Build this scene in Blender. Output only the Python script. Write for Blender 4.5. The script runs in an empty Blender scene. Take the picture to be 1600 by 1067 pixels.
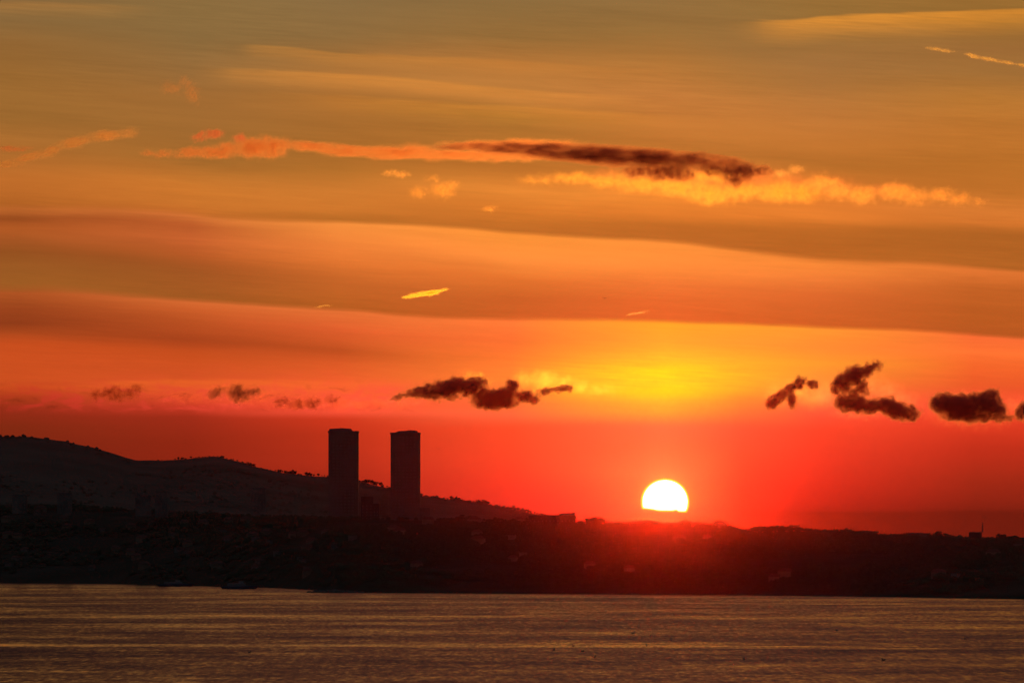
import bpy, bmesh, math, random
from mathutils import Vector, noise as mnoise

random.seed(7)
scene = bpy.context.scene
COL = scene.collection

# ------------------------------------------------------------------ camera
EYE = 46.0                     # metres above the water
FPX = 8105.0                   # focal length, in photo pixels (photo is 1600 wide)
HOR = 835.0                    # photo row of the true horizon
PITCH = math.atan((HOR - 533.5) / FPX)
cam_d = bpy.data.cameras.new('camera')
cam = bpy.data.objects.new('camera', cam_d)
COL.objects.link(cam)
cam.location = (0, 0, EYE)
cam.rotation_euler = (math.pi / 2 + PITCH, 0, 0)
cam_d.sensor_width = 36.0
cam_d.lens = 36.0 * FPX / 1600.0
cam_d.clip_start = 1.0
cam_d.clip_end = 90000.0
scene.camera = cam


def at(X, Y, D):
    """point of the world that shows at photo pixel X, Y at distance D"""
    cx, cy = (X - 800.0) / FPX, (533.5 - Y) / FPX
    s, c = math.sin(PITCH), math.cos(PITCH)
    d = Vector((cx, c - cy * s, s + cy * c))
    d *= D / d.y
    return Vector((d.x, d.y, EYE + d.z))


def lin(c):
    r = []
    for v in c:
        v = v / 255.0
        r.append(v / 12.92 if v <= 0.04045 else ((v + 0.055) / 1.055) ** 2.4)
    return r


# ------------------------------------------------------------------ view
vs = scene.view_settings
vs.view_transform = 'Standard'
vs.look = 'None'
vs.exposure = 0.0
vs.gamma = 1.0
vs.use_curve_mapping = False

scene.render.engine = 'CYCLES'
cy = scene.cycles
cy.max_bounces = 6
cy.diffuse_bounces = 2
cy.glossy_bounces = 2
cy.volume_bounces = 3
cy.transparent_max_bounces = 24
cy.sample_clamp_indirect = 4.0
cy.use_denoising = True
cy.denoising_input_passes = 'RGB_ALBEDO'
cy.volume_max_steps = 512

# ------------------------------------------------------------------ sun
SUN_AZ = (1039 - 800) / FPX        # radians to the right of straight ahead
SUN_EL = (HOR - 786) / FPX
sd_ = bpy.data.lights.new('sun', 'SUN')
sd_.energy = 0.15
sd_.color = (1.0, 0.42, 0.06)
sd_.angle = math.radians(0.5)
sun = bpy.data.objects.new('sun', sd_)
COL.objects.link(sun)
tosun = Vector((math.sin(SUN_AZ) * math.cos(SUN_EL), math.cos(SUN_AZ) * math.cos(SUN_EL), math.sin(SUN_EL)))
sun.rotation_euler = tosun.to_track_quat('Z', 'Y').to_euler()
sun.location = (200, 3000, 400)

# ------------------------------------------------------------------ node helpers


class NT:
    def __init__(self, tree):
        self.t = tree
        self.n = tree.nodes
        self.n.clear()

    def link(self, a, b):
        self.t.links.new(a, b)

    def put(self, sock, v):
        if isinstance(v, bpy.types.NodeSocket):
            self.t.links.new(v, sock)
        else:
            sock.default_value = v

    def math(self, op, a, b=None, c=None, clamp=False):
        m = self.n.new('ShaderNodeMath')
        m.operation = op
        m.use_clamp = clamp
        self.put(m.inputs[0], a)
        if b is not None:
            self.put(m.inputs[1], b)
        if c is not None:
            self.put(m.inputs[2], c)
        return m.outputs[0]

    def vmath(self, op, a, b=None, scale=None):
        m = self.n.new('ShaderNodeVectorMath')
        m.operation = op
        self.put(m.inputs[0], a)
        if b is not None:
            self.put(m.inputs[1], b)
        if scale is not None:
            self.put(m.inputs[3], scale)
        return m.outputs['Value'] if op in ('LENGTH', 'DOT_PRODUCT') else m.outputs[0]

    def rng(self, v, a, b, c=0.0, d=1.0, smooth=False):
        m = self.n.new('ShaderNodeMapRange')
        m.interpolation_type = 'SMOOTHSTEP' if smooth else 'LINEAR'
        m.clamp = True
        self.put(m.inputs[0], v)
        for i, x in enumerate((a, b, c, d)):
            m.inputs[i + 1].default_value = x
        return m.outputs[0]

    def curve(self, v, lo, hi, pts):
        """piecewise function given as (x, y) points, any ranges"""
        ys = [p[1] for p in pts]
        y0, y1 = min(ys), max(ys)
        if y1 - y0 < 1e-6:
            y1 = y0 + 1
        t = self.rng(v, lo, hi)
        f = self.n.new('ShaderNodeFloatCurve')
        c = f.mapping.curves[0]
        q = [((p[0] - lo) / (hi - lo), (p[1] - y0) / (y1 - y0)) for p in pts]
        while len(c.points) < len(q):
            c.points.new(0.5, 0.5)
        for i, p in enumerate(q):
            c.points[i].location = p
        for p in c.points:
            p.handle_type = 'AUTO_CLAMPED'
        f.mapping.update()
        self.put(f.inputs['Value'], t)
        return self.math('MULTIPLY_ADD', f.outputs[0], y1 - y0, y0)

    def ramp(self, v, stops, interp='LINEAR'):
        r = self.n.new('ShaderNodeValToRGB')
        cr = r.color_ramp
        cr.interpolation = interp
        e = cr.elements
        while len(e) > 1:
            e.remove(e[-1])
        e[0].position = stops[0][0]
        e[0].color = (*stops[0][1], 1)
        for p, c in stops[1:]:
            k = e.new(p)
            k.color = (*c, 1)
        self.put(r.inputs[0], v)
        return r.outputs[0]

    def mix(self, f, a, b, mode='MIX'):
        m = self.n.new('ShaderNodeMix')
        m.data_type = 'RGBA'
        m.blend_type = mode
        self.put(m.inputs[0], f)
        self.put(m.inputs[6], a)
        self.put(m.inputs[7], b)
        return m.outputs[2]

    def xyz(self, x=0.0, y=0.0, z=0.0):
        m = self.n.new('ShaderNodeCombineXYZ')
        self.put(m.inputs[0], x)
        self.put(m.inputs[1], y)
        self.put(m.inputs[2], z)
        return m.outputs[0]

    def noise(self, vec, scale=1.0, detail=3.0, rough=0.5, dist=0.0, dim='3D'):
        m = self.n.new('ShaderNodeTexNoise')
        m.noise_dimensions = dim
        self.put(m.inputs['Vector'], vec)
        m.inputs['Scale'].default_value = scale
        m.inputs['Detail'].default_value = detail
        m.inputs['Roughness'].default_value = rough
        m.inputs['Distortion'].default_value = dist
        return m.outputs[0], m.outputs[1]


# ------------------------------------------------------------------ sky (world)
world = bpy.data.worlds.new('World')
scene.world = world
world.use_nodes = True
w = NT(world.node_tree)
tc = w.n.new('ShaderNodeTexCoord')
sep = w.n.new('ShaderNodeSeparateXYZ')
w.link(tc.outputs['Generated'], sep.inputs[0])
az = w.math('ARCTAN2', sep.outputs[0], sep.outputs[1])        # radians, + to the right
el = w.math('ARCSINE', sep.outputs[2])
SX = w.math('MULTIPLY_ADD', az, FPX, 800.0)                    # azimuth in units of 0.007 degree
SY = w.math('MULTIPLY_ADD', el, -FPX, HOR)                     # elevation, same unit

wav, _ = w.noise(w.xyz(w.math('MULTIPLY', SX, 1 / 260.0), w.math('MULTIPLY', SY, 1 / 60.0), 0.0), 1.0, 3.0, 0.55)
wavY = w.math('MULTIPLY_ADD', wav, 9.0, -4.5)
yA = w.curve(SX, -400, 2000, [(-400, -50), (0, -40), (90, -39), (300, -30), (530, -15), (700, -3), (860, 0), (1040, 2), (1280, 13), (1450, 20), (1600, 31), (2000, 50)])
yB = w.curve(SX, -400, 2000, [(-400, -48), (0, -42), (200, -40), (380, -27), (530, -23), (700, -15), (850, -2), (1040, 7), (1150, 18), (1280, 30), (1450, 36), (1600, 42), (2000, 50)])
wA = w.curve(SY, 0, 835, [(0, 0), (340, 0), (372, 0.05), (490, 1), (525, 1), (620, 0), (835, 0)])
wB = w.curve(SY, 0, 835, [(0, 0.9), (330, 1), (400, 1), (480, 0), (835, 0)])
sh = w.math('MULTIPLY_ADD', yA, wA, w.math('MULTIPLY', yB, wB))
S = w.math('SUBTRACT', SY, sh)
S = w.math('ADD', S, wavY)

TABLE = {
    30: [(0, (136, 97, 54)), (60, (132, 102, 60)), (110, (145, 101, 51)), (160, (152, 103, 48)), (230, (158, 105, 47)), (280, (172, 106, 45)),
         (325, (192, 109, 43)), (362, (178, 98, 37)), (371, (190, 102, 44)), (384, (150, 74, 30)), (400, (176, 88, 36)), (420, (165, 85, 36)), (448, (147, 80, 32)), (485, (154, 89, 36)),
         (497, (158, 92, 36)), (503, (172, 82, 35)), (525, (152, 66, 28)), (547, (142, 59, 25)), (560, (168, 70, 28)), (578, (200, 78, 30)), (600, (205, 80, 32)),
         (609, (190, 62, 30)), (622, (160, 48, 25)), (645, (143, 43, 22)), (668, (127, 41, 18)), (700, (122, 38, 18)), (760, (118, 36, 16)), (835, (100, 30, 14))],
    300: [(0, (138, 108, 62)), (90, (137, 105, 60)), (150, (152, 107, 57)), (190, (160, 106, 51)), (240, (160, 105, 48)), (285, (166, 106, 45)),
          (325, (202, 118, 45)), (355, (205, 117, 45)), (368, (198, 108, 42)), (374, (212, 114, 52)), (386, (188, 92, 42)), (410, (200, 98, 46)), (440, (180, 88, 38)), (475, (160, 85, 35)),
          (497, (160, 88, 34)), (503, (212, 104, 48)), (515, (205, 95, 42)), (535, (185, 80, 34)), (562, (168, 67, 28)), (580, (198, 78, 30)), (600, (218, 84, 38)),
          (618, (222, 72, 42)), (636, (200, 58, 36)), (652, (158, 44, 24)), (690, (142, 39, 19)), (740, (138, 36, 18)), (835, (115, 30, 15))],
    530: [(0, (138, 110, 68)), (80, (141, 106, 60)), (135, (172, 114, 55)), (150, (186, 122, 58)), (175, (172, 111, 50)), (225, (165, 105, 45)), (290, (178, 110, 43)),
          (322, (206, 122, 48)), (352, (205, 118, 45)), (368, (182, 105, 38)), (374, (242, 141, 60)), (410, (240, 130, 56)), (440, (225, 118, 49)), (462, (195, 100, 40)),
          (497, (180, 92, 33)), (503, (228, 112, 52)), (530, (222, 95, 45)), (562, (190, 79, 32)), (582, (224, 92, 40)), (602, (245, 96, 46)), (620, (248, 86, 50)), (634, (242, 76, 46)),
          (644, (248, 82, 54)), (654, (205, 56, 29)), (680, (186, 50, 25)), (720, (175, 47, 25)), (750, (160, 42, 22)), (835, (130, 34, 18))],
    800: [(0, (140, 108, 62)), (65, (150, 108, 56)), (108, (186, 120, 56)), (140, (186, 121, 57)), (160, (194, 125, 58)), (190, (170, 112, 46)), (225, (180, 112, 45)), (270, (186, 110, 42)),
          (305, (228, 134, 51)), (332, (214, 120, 43)), (368, (186, 104, 38)), (374, (252, 148, 56)), (412, (254, 143, 60)), (440, (225, 115, 46)), (470, (200, 95, 38)),
          (497, (205, 95, 38)), (503, (255, 122, 55)), (530, (250, 114, 50)), (560, (252, 120, 48)), (590, (255, 126, 50)), (620, (255, 110, 54)), (650, (255, 100, 58)),
          (668, (242, 76, 40)), (720, (234, 67, 38)), (760, (224, 55, 35)), (790, (214, 48, 35)), (835, (160, 40, 22))],
    1040: [(0, (145, 108, 60)), (45, (150, 108, 56)), (95, (178, 117, 55)), (145, (194, 121, 57)), (185, (199, 122, 54)), (215, (190, 114, 47)), (255, (196, 114, 44)),
           (295, (238, 138, 50)), (330, (230, 126, 46)), (345, (194, 107, 39)), (368, (192, 106, 39)), (374, (255, 147, 59)), (410, (251, 138, 57)), (440, (238, 120, 52)), (470, (228, 105, 45)),
           (497, (224, 100, 42)), (503, (255, 168, 42)), (530, (253, 166, 48)), (558, (252, 184, 46)), (580, (255, 202, 36)), (597, (255, 188, 42)), (612, (255, 200, 34)),
           (630, (250, 168, 50)), (645, (255, 158, 52)), (665, (255, 108, 64)), (700, (255, 98, 58)), (740, (255, 96, 58)), (770, (255, 74, 50)), (800, (255, 58, 46)), (815, (235, 45, 38)), (835, (190, 36, 30))],
    1160: [(0, (147, 108, 57)), (60, (155, 109, 57)), (105, (175, 116, 56)), (150, (194, 121, 56)), (190, (199, 121, 52)), (225, (188, 112, 45)),
           (285, (228, 130, 48)), (320, (230, 126, 46)), (338, (192, 106, 38)), (368, (188, 103, 38)), (375, (251, 142, 57)), (410, (246, 132, 56)), (445, (230, 112, 48)),
           (497, (212, 96, 38)), (503, (255, 160, 46)), (530, (254, 152, 49)), (558, (254, 172, 46)), (585, (255, 172, 45)), (610, (255, 150, 46)), (630, (255, 125, 52)), (648, (255, 108, 54)),
           (668, (255, 82, 52)), (720, (236, 64, 40)), (760, (212, 48, 32)), (788, (188, 38, 27)), (802, (165, 34, 24)), (835, (140, 30, 20))],
    1280: [(0, (150, 108, 53)), (70, (160, 110, 58)), (110, (172, 114, 57)), (155, (194, 121, 56)), (195, (198, 119, 50)), (230, (186, 111, 43)),
           (275, (215, 120, 45)), (310, (236, 130, 49)), (325, (200, 110, 40)), (335, (188, 104, 38)), (368, (184, 100, 36)), (376, (246, 136, 55)), (410, (240, 125, 54)), (450, (220, 105, 45)),
           (497, (200, 92, 35)), (503, (255, 152, 50)), (530, (254, 138, 50)), (560, (255, 158, 48)), (590, (255, 142, 53)), (620, (255, 112, 58)), (645, (252, 84, 54)), (670, (240, 68, 40)),
           (720, (214, 54, 33)), (755, (196, 44, 27)), (785, (165, 35, 22)), (794, (150, 33, 20)), (800, (122, 29, 15)), (835, (112, 27, 14))],
    1520: [(0, (150, 105, 48)), (45, (158, 107, 54)), (80, (160, 109, 54)), (120, (184, 118, 50)), (170, (189, 115, 46)), (220, (185, 110, 41)),
           (265, (190, 110, 41)), (295, (220, 124, 50)), (310, (214, 118, 46)), (326, (175, 98, 36)), (366, (178, 98, 36)), (376, (226, 118, 50)), (396, (214, 110, 45)), (420, (195, 98, 38)), (475, (185, 90, 33)),
           (497, (182, 87, 33)), (503, (250, 110, 52)), (530, (255, 115, 50)), (560, (245, 103, 43)), (600, (235, 90, 40)), (635, (246, 78, 48)), (655, (228, 62, 34)), (700, (190, 48, 26)),
           (748, (156, 41, 21)), (775, (138, 36, 19)), (794, (122, 32, 17)), (801, (100, 27, 14)), (835, (98, 27, 14))],
}
tpos = w.rng(S, 835, -165, 0.0, 1.0)
cur = None
prevx = None
for X, rows in sorted(TABLE.items()):
    st = sorted([((835 - s) / 1000.0, lin(c)) for s, c in rows])
    c = w.ramp(tpos, st[:32])
    if cur is None:
        cur = c
    else:
        cur = w.mix(w.rng(SX, prevx, X), cur, c)
    prevx = X

# thin slanted cirrus: broad relief everywhere, finer with height
tilt = w.math('MULTIPLY_ADD', SX, -0.055, SY)
n1, _ = w.noise(w.xyz(w.math('MULTIPLY', SX, 1 / 520.0), w.math('MULTIPLY', tilt, 1 / 34.0), 3.0), 1.0, 5.0, 0.55, 0.4)
n2, _ = w.noise(w.xyz(w.math('MULTIPLY', SX, 1 / 150.0), w.math('MULTIPLY', tilt, 1 / 9.0), 8.0), 1.0, 4.0, 0.6, 0.3)
amp = w.curve(SY, -200, 835, [(-200, 0.5), (0, 0.36), (200, 0.32), (400, 0.3), (560, 0.24), (650, 0.12), (835, 0.05)])
g = w.math('MULTIPLY', w.math('SUBTRACT', n1, 0.5), amp)
g = w.math('MULTIPLY_ADD', w.math('SUBTRACT', n2, 0.5), w.math('MULTIPLY', amp, 0.45), g)
n3, _ = w.noise(w.xyz(w.math('MULTIPLY', SX, 1 / 70.0), w.math('MULTIPLY', tilt, 1 / 3.6), 21.0), 1.0, 4.0, 0.6, 0.2)
n4, _ = w.noise(w.xyz(w.math('MULTIPLY', SX, 1 / 240.0), w.math('MULTIPLY', tilt, 1 / 60.0), 31.0), 1.0, 2.0, 0.5)
g = w.math('MULTIPLY_ADD', w.math('MULTIPLY', w.math('SUBTRACT', n3, 0.5), amp), w.rng(n4, 0.40, 0.60, 0.2, 0.85), g)
gain = w.math('ADD', g, 1.0)


def streak(pts, up, down, ipts):
    """bright cirrus streak: crisp upper edge along pts, soft lower edge"""
    e = w.curve(SX, -200, 1900, pts)
    d = w.math('ADD', w.math('SUBTRACT', SY, e), w.math('MULTIPLY_ADD', n2, 10.0, -5.0))
    a = w.rng(d, -up, 0, smooth=True)
    b = w.rng(d, 0, down, 1.0, 0.0, smooth=True)
    i = w.curve(SX, -200, 1900, ipts)
    return w.math('MULTIPLY', w.math('MULTIPLY', a, b), i)


veil = None
for args in [
    ([(-200, 60), (380, 73), (560, 88), (800, 98), (1000, 112), (1900, 150)], 5, 26, [(-200, 0), (360, 0), (420, .26), (600, .22), (800, .12), (1000, .04), (1200, 0), (1900, 0)]),
    ([(-200, 100), (330, 112), (560, 120), (700, 133), (900, 150), (1900, 200)], 6, 30, [(-200, 0), (260, 0), (380, .22), (560, .26), (800, .2), (960, .08), (1100, 0), (1900, 0)]),
    ([(-200, 110), (330, 143), (600, 160), (900, 176), (1100, 188), (1900, 240)], 8, 30, [(-200, 0), (350, .02), (600, .18), (820, .22), (1000, .12), (1200, 0), (1900, 0)]),
    ([(-200, 36), (1120, 38), (1300, 30), (1450, 26), (1600, 22), (1900, 18)], 5, 44, [(-200, 0), (1115, 0), (1200, .4), (1330, .75), (1600, .62), (1900, .4)]),
    ([(-200, 10), (0, 12), (200, 16), (300, 20), (1900, 40)], 8, 26, [(-200, .18), (60, .2), (200, .1), (320, 0), (1900, 0)]),
    ([(-200, 602), (60, 606), (300, 598), (700, 600), (1900, 600)], 8, 40, [(-200, .1), (80, .12), (250, .18), (500, .12), (700, 0), (1900, 0)]),
]:
    sk = streak(*args)
    veil = sk if veil is None else w.math('ADD', veil, sk)
yd = w.math('ADD', w.math('POWER', w.math('MULTIPLY', w.math('ABSOLUTE', w.math('SUBTRACT', SX, 1015.0)), 1 / 165.0), 2.0), w.math('POWER', w.math('MULTIPLY', w.math('ABSOLUTE', w.math('SUBTRACT', SY, 598.0)), 1 / 34.0), 2.0))
yl = w.math('MULTIPLY', w.math('EXPONENT', w.math('MULTIPLY', yd, -1.0)), w.rng(n3, 0.3, 0.65, 0.5, 1.3))
cur = w.vmath('ADD', cur, w.vmath('SCALE', w.xyz(0.05, 0.17, -0.006), scale=yl))
cur = w.vmath('SCALE', cur, scale=gain)
veil = w.math('MULTIPLY', veil, w.math('MULTIPLY_ADD', w.math('SUBTRACT', n3, 0.5), 1.0, 1.0))
cur = w.vmath('ADD', cur, w.vmath('SCALE', w.xyz(0.46, 0.135, 0.0), scale=veil))

lp1, _ = w.noise(w.xyz(w.math('MULTIPLY', SX, 1 / 42.0), w.math('MULTIPLY', SY, 1 / 17.0), 5.0), 1.0, 5.0, 0.6, 0.6)
row = w.curve(SY, 560, 680, [(560, 0), (590, 0.12), (612, 0.8), (628, 1.0), (640, 0.7), (652, 0.0), (680, 0)])
rowx = w.curve(SX, -400, 1000, [(-400, 0.5), (0, 0.7), (200, 0.9), (400, 1.0), (560, 1.0), (660, 0.3), (760, 0), (1000, 0)])
pk = w.math('MULTIPLY', w.math('MULTIPLY', row, rowx), w.rng(lp1, 0.44, 0.66, smooth=True))
cur = w.mix(w.math('MULTIPLY', pk, 0.75), cur, w.mix(w.rng(SX, 0, 600), (*lin((196, 48, 36)), 1), (*lin((255, 84, 60)), 1)))
dk = w.math('MULTIPLY', w.math('MULTIPLY', row, rowx), w.rng(lp1, 0.44, 0.3, smooth=True))
cur = w.vmath('SCALE', cur, scale=w.math('MULTIPLY_ADD', dk, -0.3, 1.0))

# glow of the air round the sun
dx = w.math('SUBTRACT', SX, 1039.0)
dy = w.math('SUBTRACT', SY, 784.0)
r = w.math('SQRT', w.math('MULTIPLY_ADD', dx, dx, w.math('MULTIPLY', dy, dy)))
below = w.rng(SY, 780, 806, 1.0, 0.25, smooth=True)
gl1 = w.math('MULTIPLY', w.math('EXPONENT', w.math('MULTIPLY', w.math('MAXIMUM', w.math('SUBTRACT', r, 37.0), 0.0), -1 / 8.0)), below)
gl2 = w.math('MULTIPLY', w.math('EXPONENT', w.math('MULTIPLY', w.math('MAXIMUM', w.math('SUBTRACT', r, 37.0), 0.0), -1 / 55.0)), below)
cur = w.vmath('ADD', cur, w.vmath('SCALE', w.xyz(0.5, 0.10, 0.01), scale=gl1))
cur = w.vmath('ADD', cur, w.vmath('SCALE', w.xyz(0.12, 0.010, 0.0), scale=gl2))

# everything outside the narrow view: dusk sky that cools and dims with height and away from the sun
nish = w.n.new('ShaderNodeTexSky')
nish.sky_type = 'NISHITA'
nish.sun_disc = False
nish.sun_elevation = max(SUN_EL, 0.0)
nish.sun_rotation = SUN_AZ
nish.altitude = 50
nish.dust_density = 4.0
high = w.ramp(w.rng(el, math.radians(5.9), math.radians(90)), [
    (0.0, lin((138, 100, 58))), (0.05, lin((106, 80, 60))), (0.13, lin((76, 62, 62))), (0.35, lin((50, 48, 56))), (1.0, lin((58, 68, 86)))])
top = w.rng(SY, 10, -260, smooth=True)
sunward = w.math('EXPONENT', w.math('MULTIPLY', w.math('POWER', w.math('MULTIPLY', w.math('SUBTRACT', az, SUN_AZ), 1 / math.radians(6.3)), 2.0), -1.0))
high = w.vmath('MULTIPLY', high, w.mix(sunward, (0.2, 0.17, 0.18, 1), (1.2, 0.68, 0.58, 1)))
cur = w.mix(top, cur, high)
away = w.rng(w.math('ABSOLUTE', az), math.radians(7), math.radians(120), smooth=True)
back = w.ramp(w.rng(el, 0, math.radians(90)), [(0.0, lin((76, 80, 84))), (0.15, lin((92, 96, 102))), (0.5, lin((78, 86, 98))), (1.0, lin((58, 68, 86)))])
cur = w.mix(away, cur, back)
cur = w.mix(w.rng(SY, HOR + 4, HOR + 60, smooth=True), cur, (0.02, 0.008, 0.006, 1))

# solar disc, its lower limb cut by a far bank of haze
rd = w.math('SQRT', w.math('MULTIPLY_ADD', dx, dx, w.math('MULTIPLY', w.math('MULTIPLY', dy, dy), 1.06)))
cut_y = w.curve(SX, 990, 1090, [(990, 794), (1003, 795), (1018, 796.5), (1036, 799), (1052, 799), (1056, 797.5), (1060, 800), (1074, 800.5), (1090, 801)])
cut = w.math('SUBTRACT', SY, cut_y)
keep = w.rng(cut, -1.2, 0.8, 1.0, 0.0)
disc = w.math('MULTIPLY', w.rng(rd, 36.6, 38.6, 1.0, 0.0), keep)
core = w.math('MULTIPLY', w.rng(rd, 32.5, 35.6, 1.0, 0.0), w.rng(cut, -5.0, -1.5, 1.0, 0.0))
dcol = w.mix(core, (1.6, 0.75, 0.03, 1), (5.0, 4.6, 3.8, 1))
cur = w.mix(disc, cur, dcol)

bg = w.n.new('ShaderNodeBackground')
w.link(cur, bg.inputs[0])
bg.inputs[1].default_value = 1.0
bg2 = w.n.new('ShaderNodeBackground')
w.link(nish.outputs[0], bg2.inputs[0])
bg2.inputs[1].default_value = 0.001
ad = w.n.new('ShaderNodeAddShader')
w.link(bg.outputs[0], ad.inputs[0])
w.link(bg2.outputs[0], ad.inputs[1])
wo = w.n.new('ShaderNodeOutputWorld')
w.link(ad.outputs[0], wo.inputs[0])
try:
    world.cycles.sampling_method = 'MANUAL'
    world.cycles.sample_map_resolution = 2048
except Exception:
    pass


# ------------------------------------------------------------------ object helpers
def tag(o, label=None, cat=None, group=None, kind=None):
    if label:
        o['label'] = label
    if cat:
        o['category'] = cat
    if group:
        o['group'] = group
    if kind:
        o['kind'] = kind
    return o


def mesh_obj(name, verts, faces, mat=None, parent=None, smooth=False):
    me = bpy.data.meshes.new(name)
    me.from_pydata([tuple(v) for v in verts], [], faces)
    me.update()
    if smooth:
        me.polygons.foreach_set('use_smooth', [True] * len(me.polygons))
    if mat:
        me.materials.append(mat)
    o = bpy.data.objects.new(name, me)
    COL.objects.link(o)
    if parent:
        o.parent = parent
    return o


def bm_obj(name, bm, mat=None, parent=None, smooth=False):
    me = bpy.data.meshes.new(name)
    bmesh.ops.recalc_face_normals(bm, faces=bm.faces)
    bm.to_mesh(me)
    bm.free()
    if smooth:
        me.polygons.foreach_set('use_smooth', [True] * len(me.polygons))
    if mat:
        me.materials.append(mat)
    o = bpy.data.objects.new(name, me)
    COL.objects.link(o)
    if parent:
        o.parent = parent
    return o


def thing(name, label, cat, loc, rz=0.0, group=None):
    o = bpy.data.objects.new(name, None)
    COL.objects.link(o)
    o.location = loc
    o.rotation_euler = (0, 0, rz)
    o.empty_display_size = 1.0
    return tag(o, label, cat, group)


def box(bm, x0, x1, y0, y1, z0, z1, top=1.0):
    cx, cyy = (x0 + x1) / 2, (y0 + y1) / 2
    v = []
    for z, k in ((z0, 1.0), (z1, top)):
        for x, y in ((x0, y0), (x1, y0), (x1, y1), (x0, y1)):
            v.append(bm.verts.new((cx + (x - cx) * k, cyy + (y - cyy) * k, z)))
    for f in ((3, 2, 1, 0), (4, 5, 6, 7), (0, 1, 5, 4), (1, 2, 6, 5), (2, 3, 7, 6), (3, 0, 4, 7)):
        bm.faces.new([v[i] for i in f])


def cyl(bm, x, y, z0, z1, r0, r1, n=8):
    a = [bm.verts.new((x + r0 * math.cos(i * 2 * math.pi / n), y + r0 * math.sin(i * 2 * math.pi / n), z0)) for i in range(n)]
    b = [bm.verts.new((x + r1 * math.cos(i * 2 * math.pi / n), y + r1 * math.sin(i * 2 * math.pi / n), z1)) for i in range(n)]
    for i in range(n):
        j = (i + 1) % n
        bm.faces.new((a[i], a[j], b[j], b[i]))
    bm.faces.new(a[::-1])
    bm.faces.new(b)


def surf_mat(name, c1, c2, scale=0.2, rough=0.85, spec=0.2):
    m = bpy.data.materials.new(name)
    m.use_nodes = True
    t = NT(m.node_tree)
    g_ = t.n.new('ShaderNodeNewGeometry')
    n, _ = t.noise(g_.outputs['Position'], scale, 5.0, 0.6)
    c = t.mix(t.rng(n, 0.35, 0.65), (*c1, 1), (*c2, 1))
    b = t.n.new('ShaderNodeBsdfPrincipled')
    t.link(c, b.inputs['Base Color'])
    b.inputs['Roughness'].default_value = rough
    b.inputs['Specular IOR Level'].default_value = spec
    o = t.n.new('ShaderNodeOutputMaterial')
    t.link(b.outputs[0], o.inputs[0])
    return m


M_SOIL = surf_mat('coast_soil', (0.035, 0.035, 0.025), (0.05, 0.045, 0.035), 0.02, 1.0, 0.0)
M_SCRUB = surf_mat('hill_scrub', (0.085, 0.065, 0.05), (0.11, 0.085, 0.065), 0.008, 1.0, 0.0)
M_LEAF = surf_mat('dark_leaves', (0.035, 0.036, 0.024), (0.052, 0.052, 0.034), 0.3, 1.0, 0.0)
M_BUSH = surf_mat('hill_bush', (0.07, 0.055, 0.04), (0.095, 0.075, 0.055), 0.02, 1.0, 0.0)
M_PINE = surf_mat('pine_needles', (0.025, 0.04, 0.018), (0.05, 0.065, 0.03), 0.3, 1.0, 0.0)
M_BARK = surf_mat('bark', (0.05, 0.035, 0.025), (0.09, 0.07, 0.05), 1.0)
M_WALL = surf_mat('plaster_wall', (0.06, 0.055, 0.05), (0.10, 0.09, 0.08), 0.1, 1.0, 0.03)
M_WALL2 = surf_mat('ochre_wall', (0.08, 0.06, 0.045), (0.12, 0.09, 0.065), 0.1, 1.0, 0.03)
M_TILE = surf_mat('roof_tiles', (0.06, 0.035, 0.03), (0.09, 0.05, 0.04), 0.8, 1.0, 0.03)
M_CONC = surf_mat('tower_concrete', (0.055, 0.05, 0.045), (0.08, 0.073, 0.065), 0.05)
M_GLASS = surf_mat('window_glass', (0.048, 0.045, 0.042), (0.06, 0.055, 0.05), 0.4, 0.45, 0.4)
M_DARKW = surf_mat('dark_wall', (0.03, 0.028, 0.026), (0.045, 0.042, 0.04), 0.1, 1.0, 0.0)  # wall in one even, darker tone than the plaster
M_METAL = surf_mat('dark_metal', (0.05, 0.05, 0.05), (0.09, 0.085, 0.08), 1.0, 1.0, 0.03)
M_HULL = surf_mat('boat_hull', (0.012, 0.018, 0.035), (0.02, 0.028, 0.05), 0.3, 0.4, 0.5)
M_CABIN = surf_mat('boat_paint', (0.035, 0.038, 0.045), (0.05, 0.053, 0.06), 0.3, 0.4, 0.5)
M_ROCK = surf_mat('wet_rock', (0.04, 0.038, 0.035), (0.08, 0.075, 0.07), 0.5)
M_BIRD = surf_mat('dark_feathers', (0.05, 0.045, 0.04), (0.08, 0.07, 0.06), 2.0)


# ------------------------------------------------------------------ terrain
def lerp(pts, x):
    if x <= pts[0][0]:
        return pts[0][1]
    for (a, b), (c, d) in zip(pts, pts[1:]):
        if x <= c:
            return b + (d - b) * (x - a) / (c - a)
    return pts[-1][1]


SHORE = [(-500, 903), (0, 911), (170, 912), (300, 915), (420, 918), (480, 921), (525, 924.5), (560, 926), (640, 926.5), (800, 927.5), (1100, 929.5), (1250, 931), (1400, 933), (1600, 936.5), (2100, 944)]
RIDGE1 = [(-500, 800), (0, 792), (100, 789), (200, 796), (300, 802), (400, 806), (500, 810), (600, 812), (700, 813), (800, 816), (850, 818), (905, 820),
          (960, 821), (1000, 820), (1100, 822), (1140, 825), (1165, 832), (1200, 831), (1260, 830), (1310, 834), (1360, 833), (1375, 839), (1420, 838), (1500, 842), (1600, 846), (2100, 862)]
RIDGE2 = [(-500, 700), (-200, 680), (0, 682), (50, 684), (100, 690.5), (150, 701), (180, 710), (210, 719), (250, 720), (290, 717.5), (335, 713), (360, 719), (400, 731), (450, 741),
          (510, 745), (560, 752), (610, 763), (660, 775), (700, 781), (750, 787), (800, 795), (850, 806), (900, 818), (1000, 830), (1200, 836), (1600, 842), (2100, 850)]


def shoreD(X):
    return EYE * FPX / (lerp(SHORE, X) - HOR)


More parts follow.
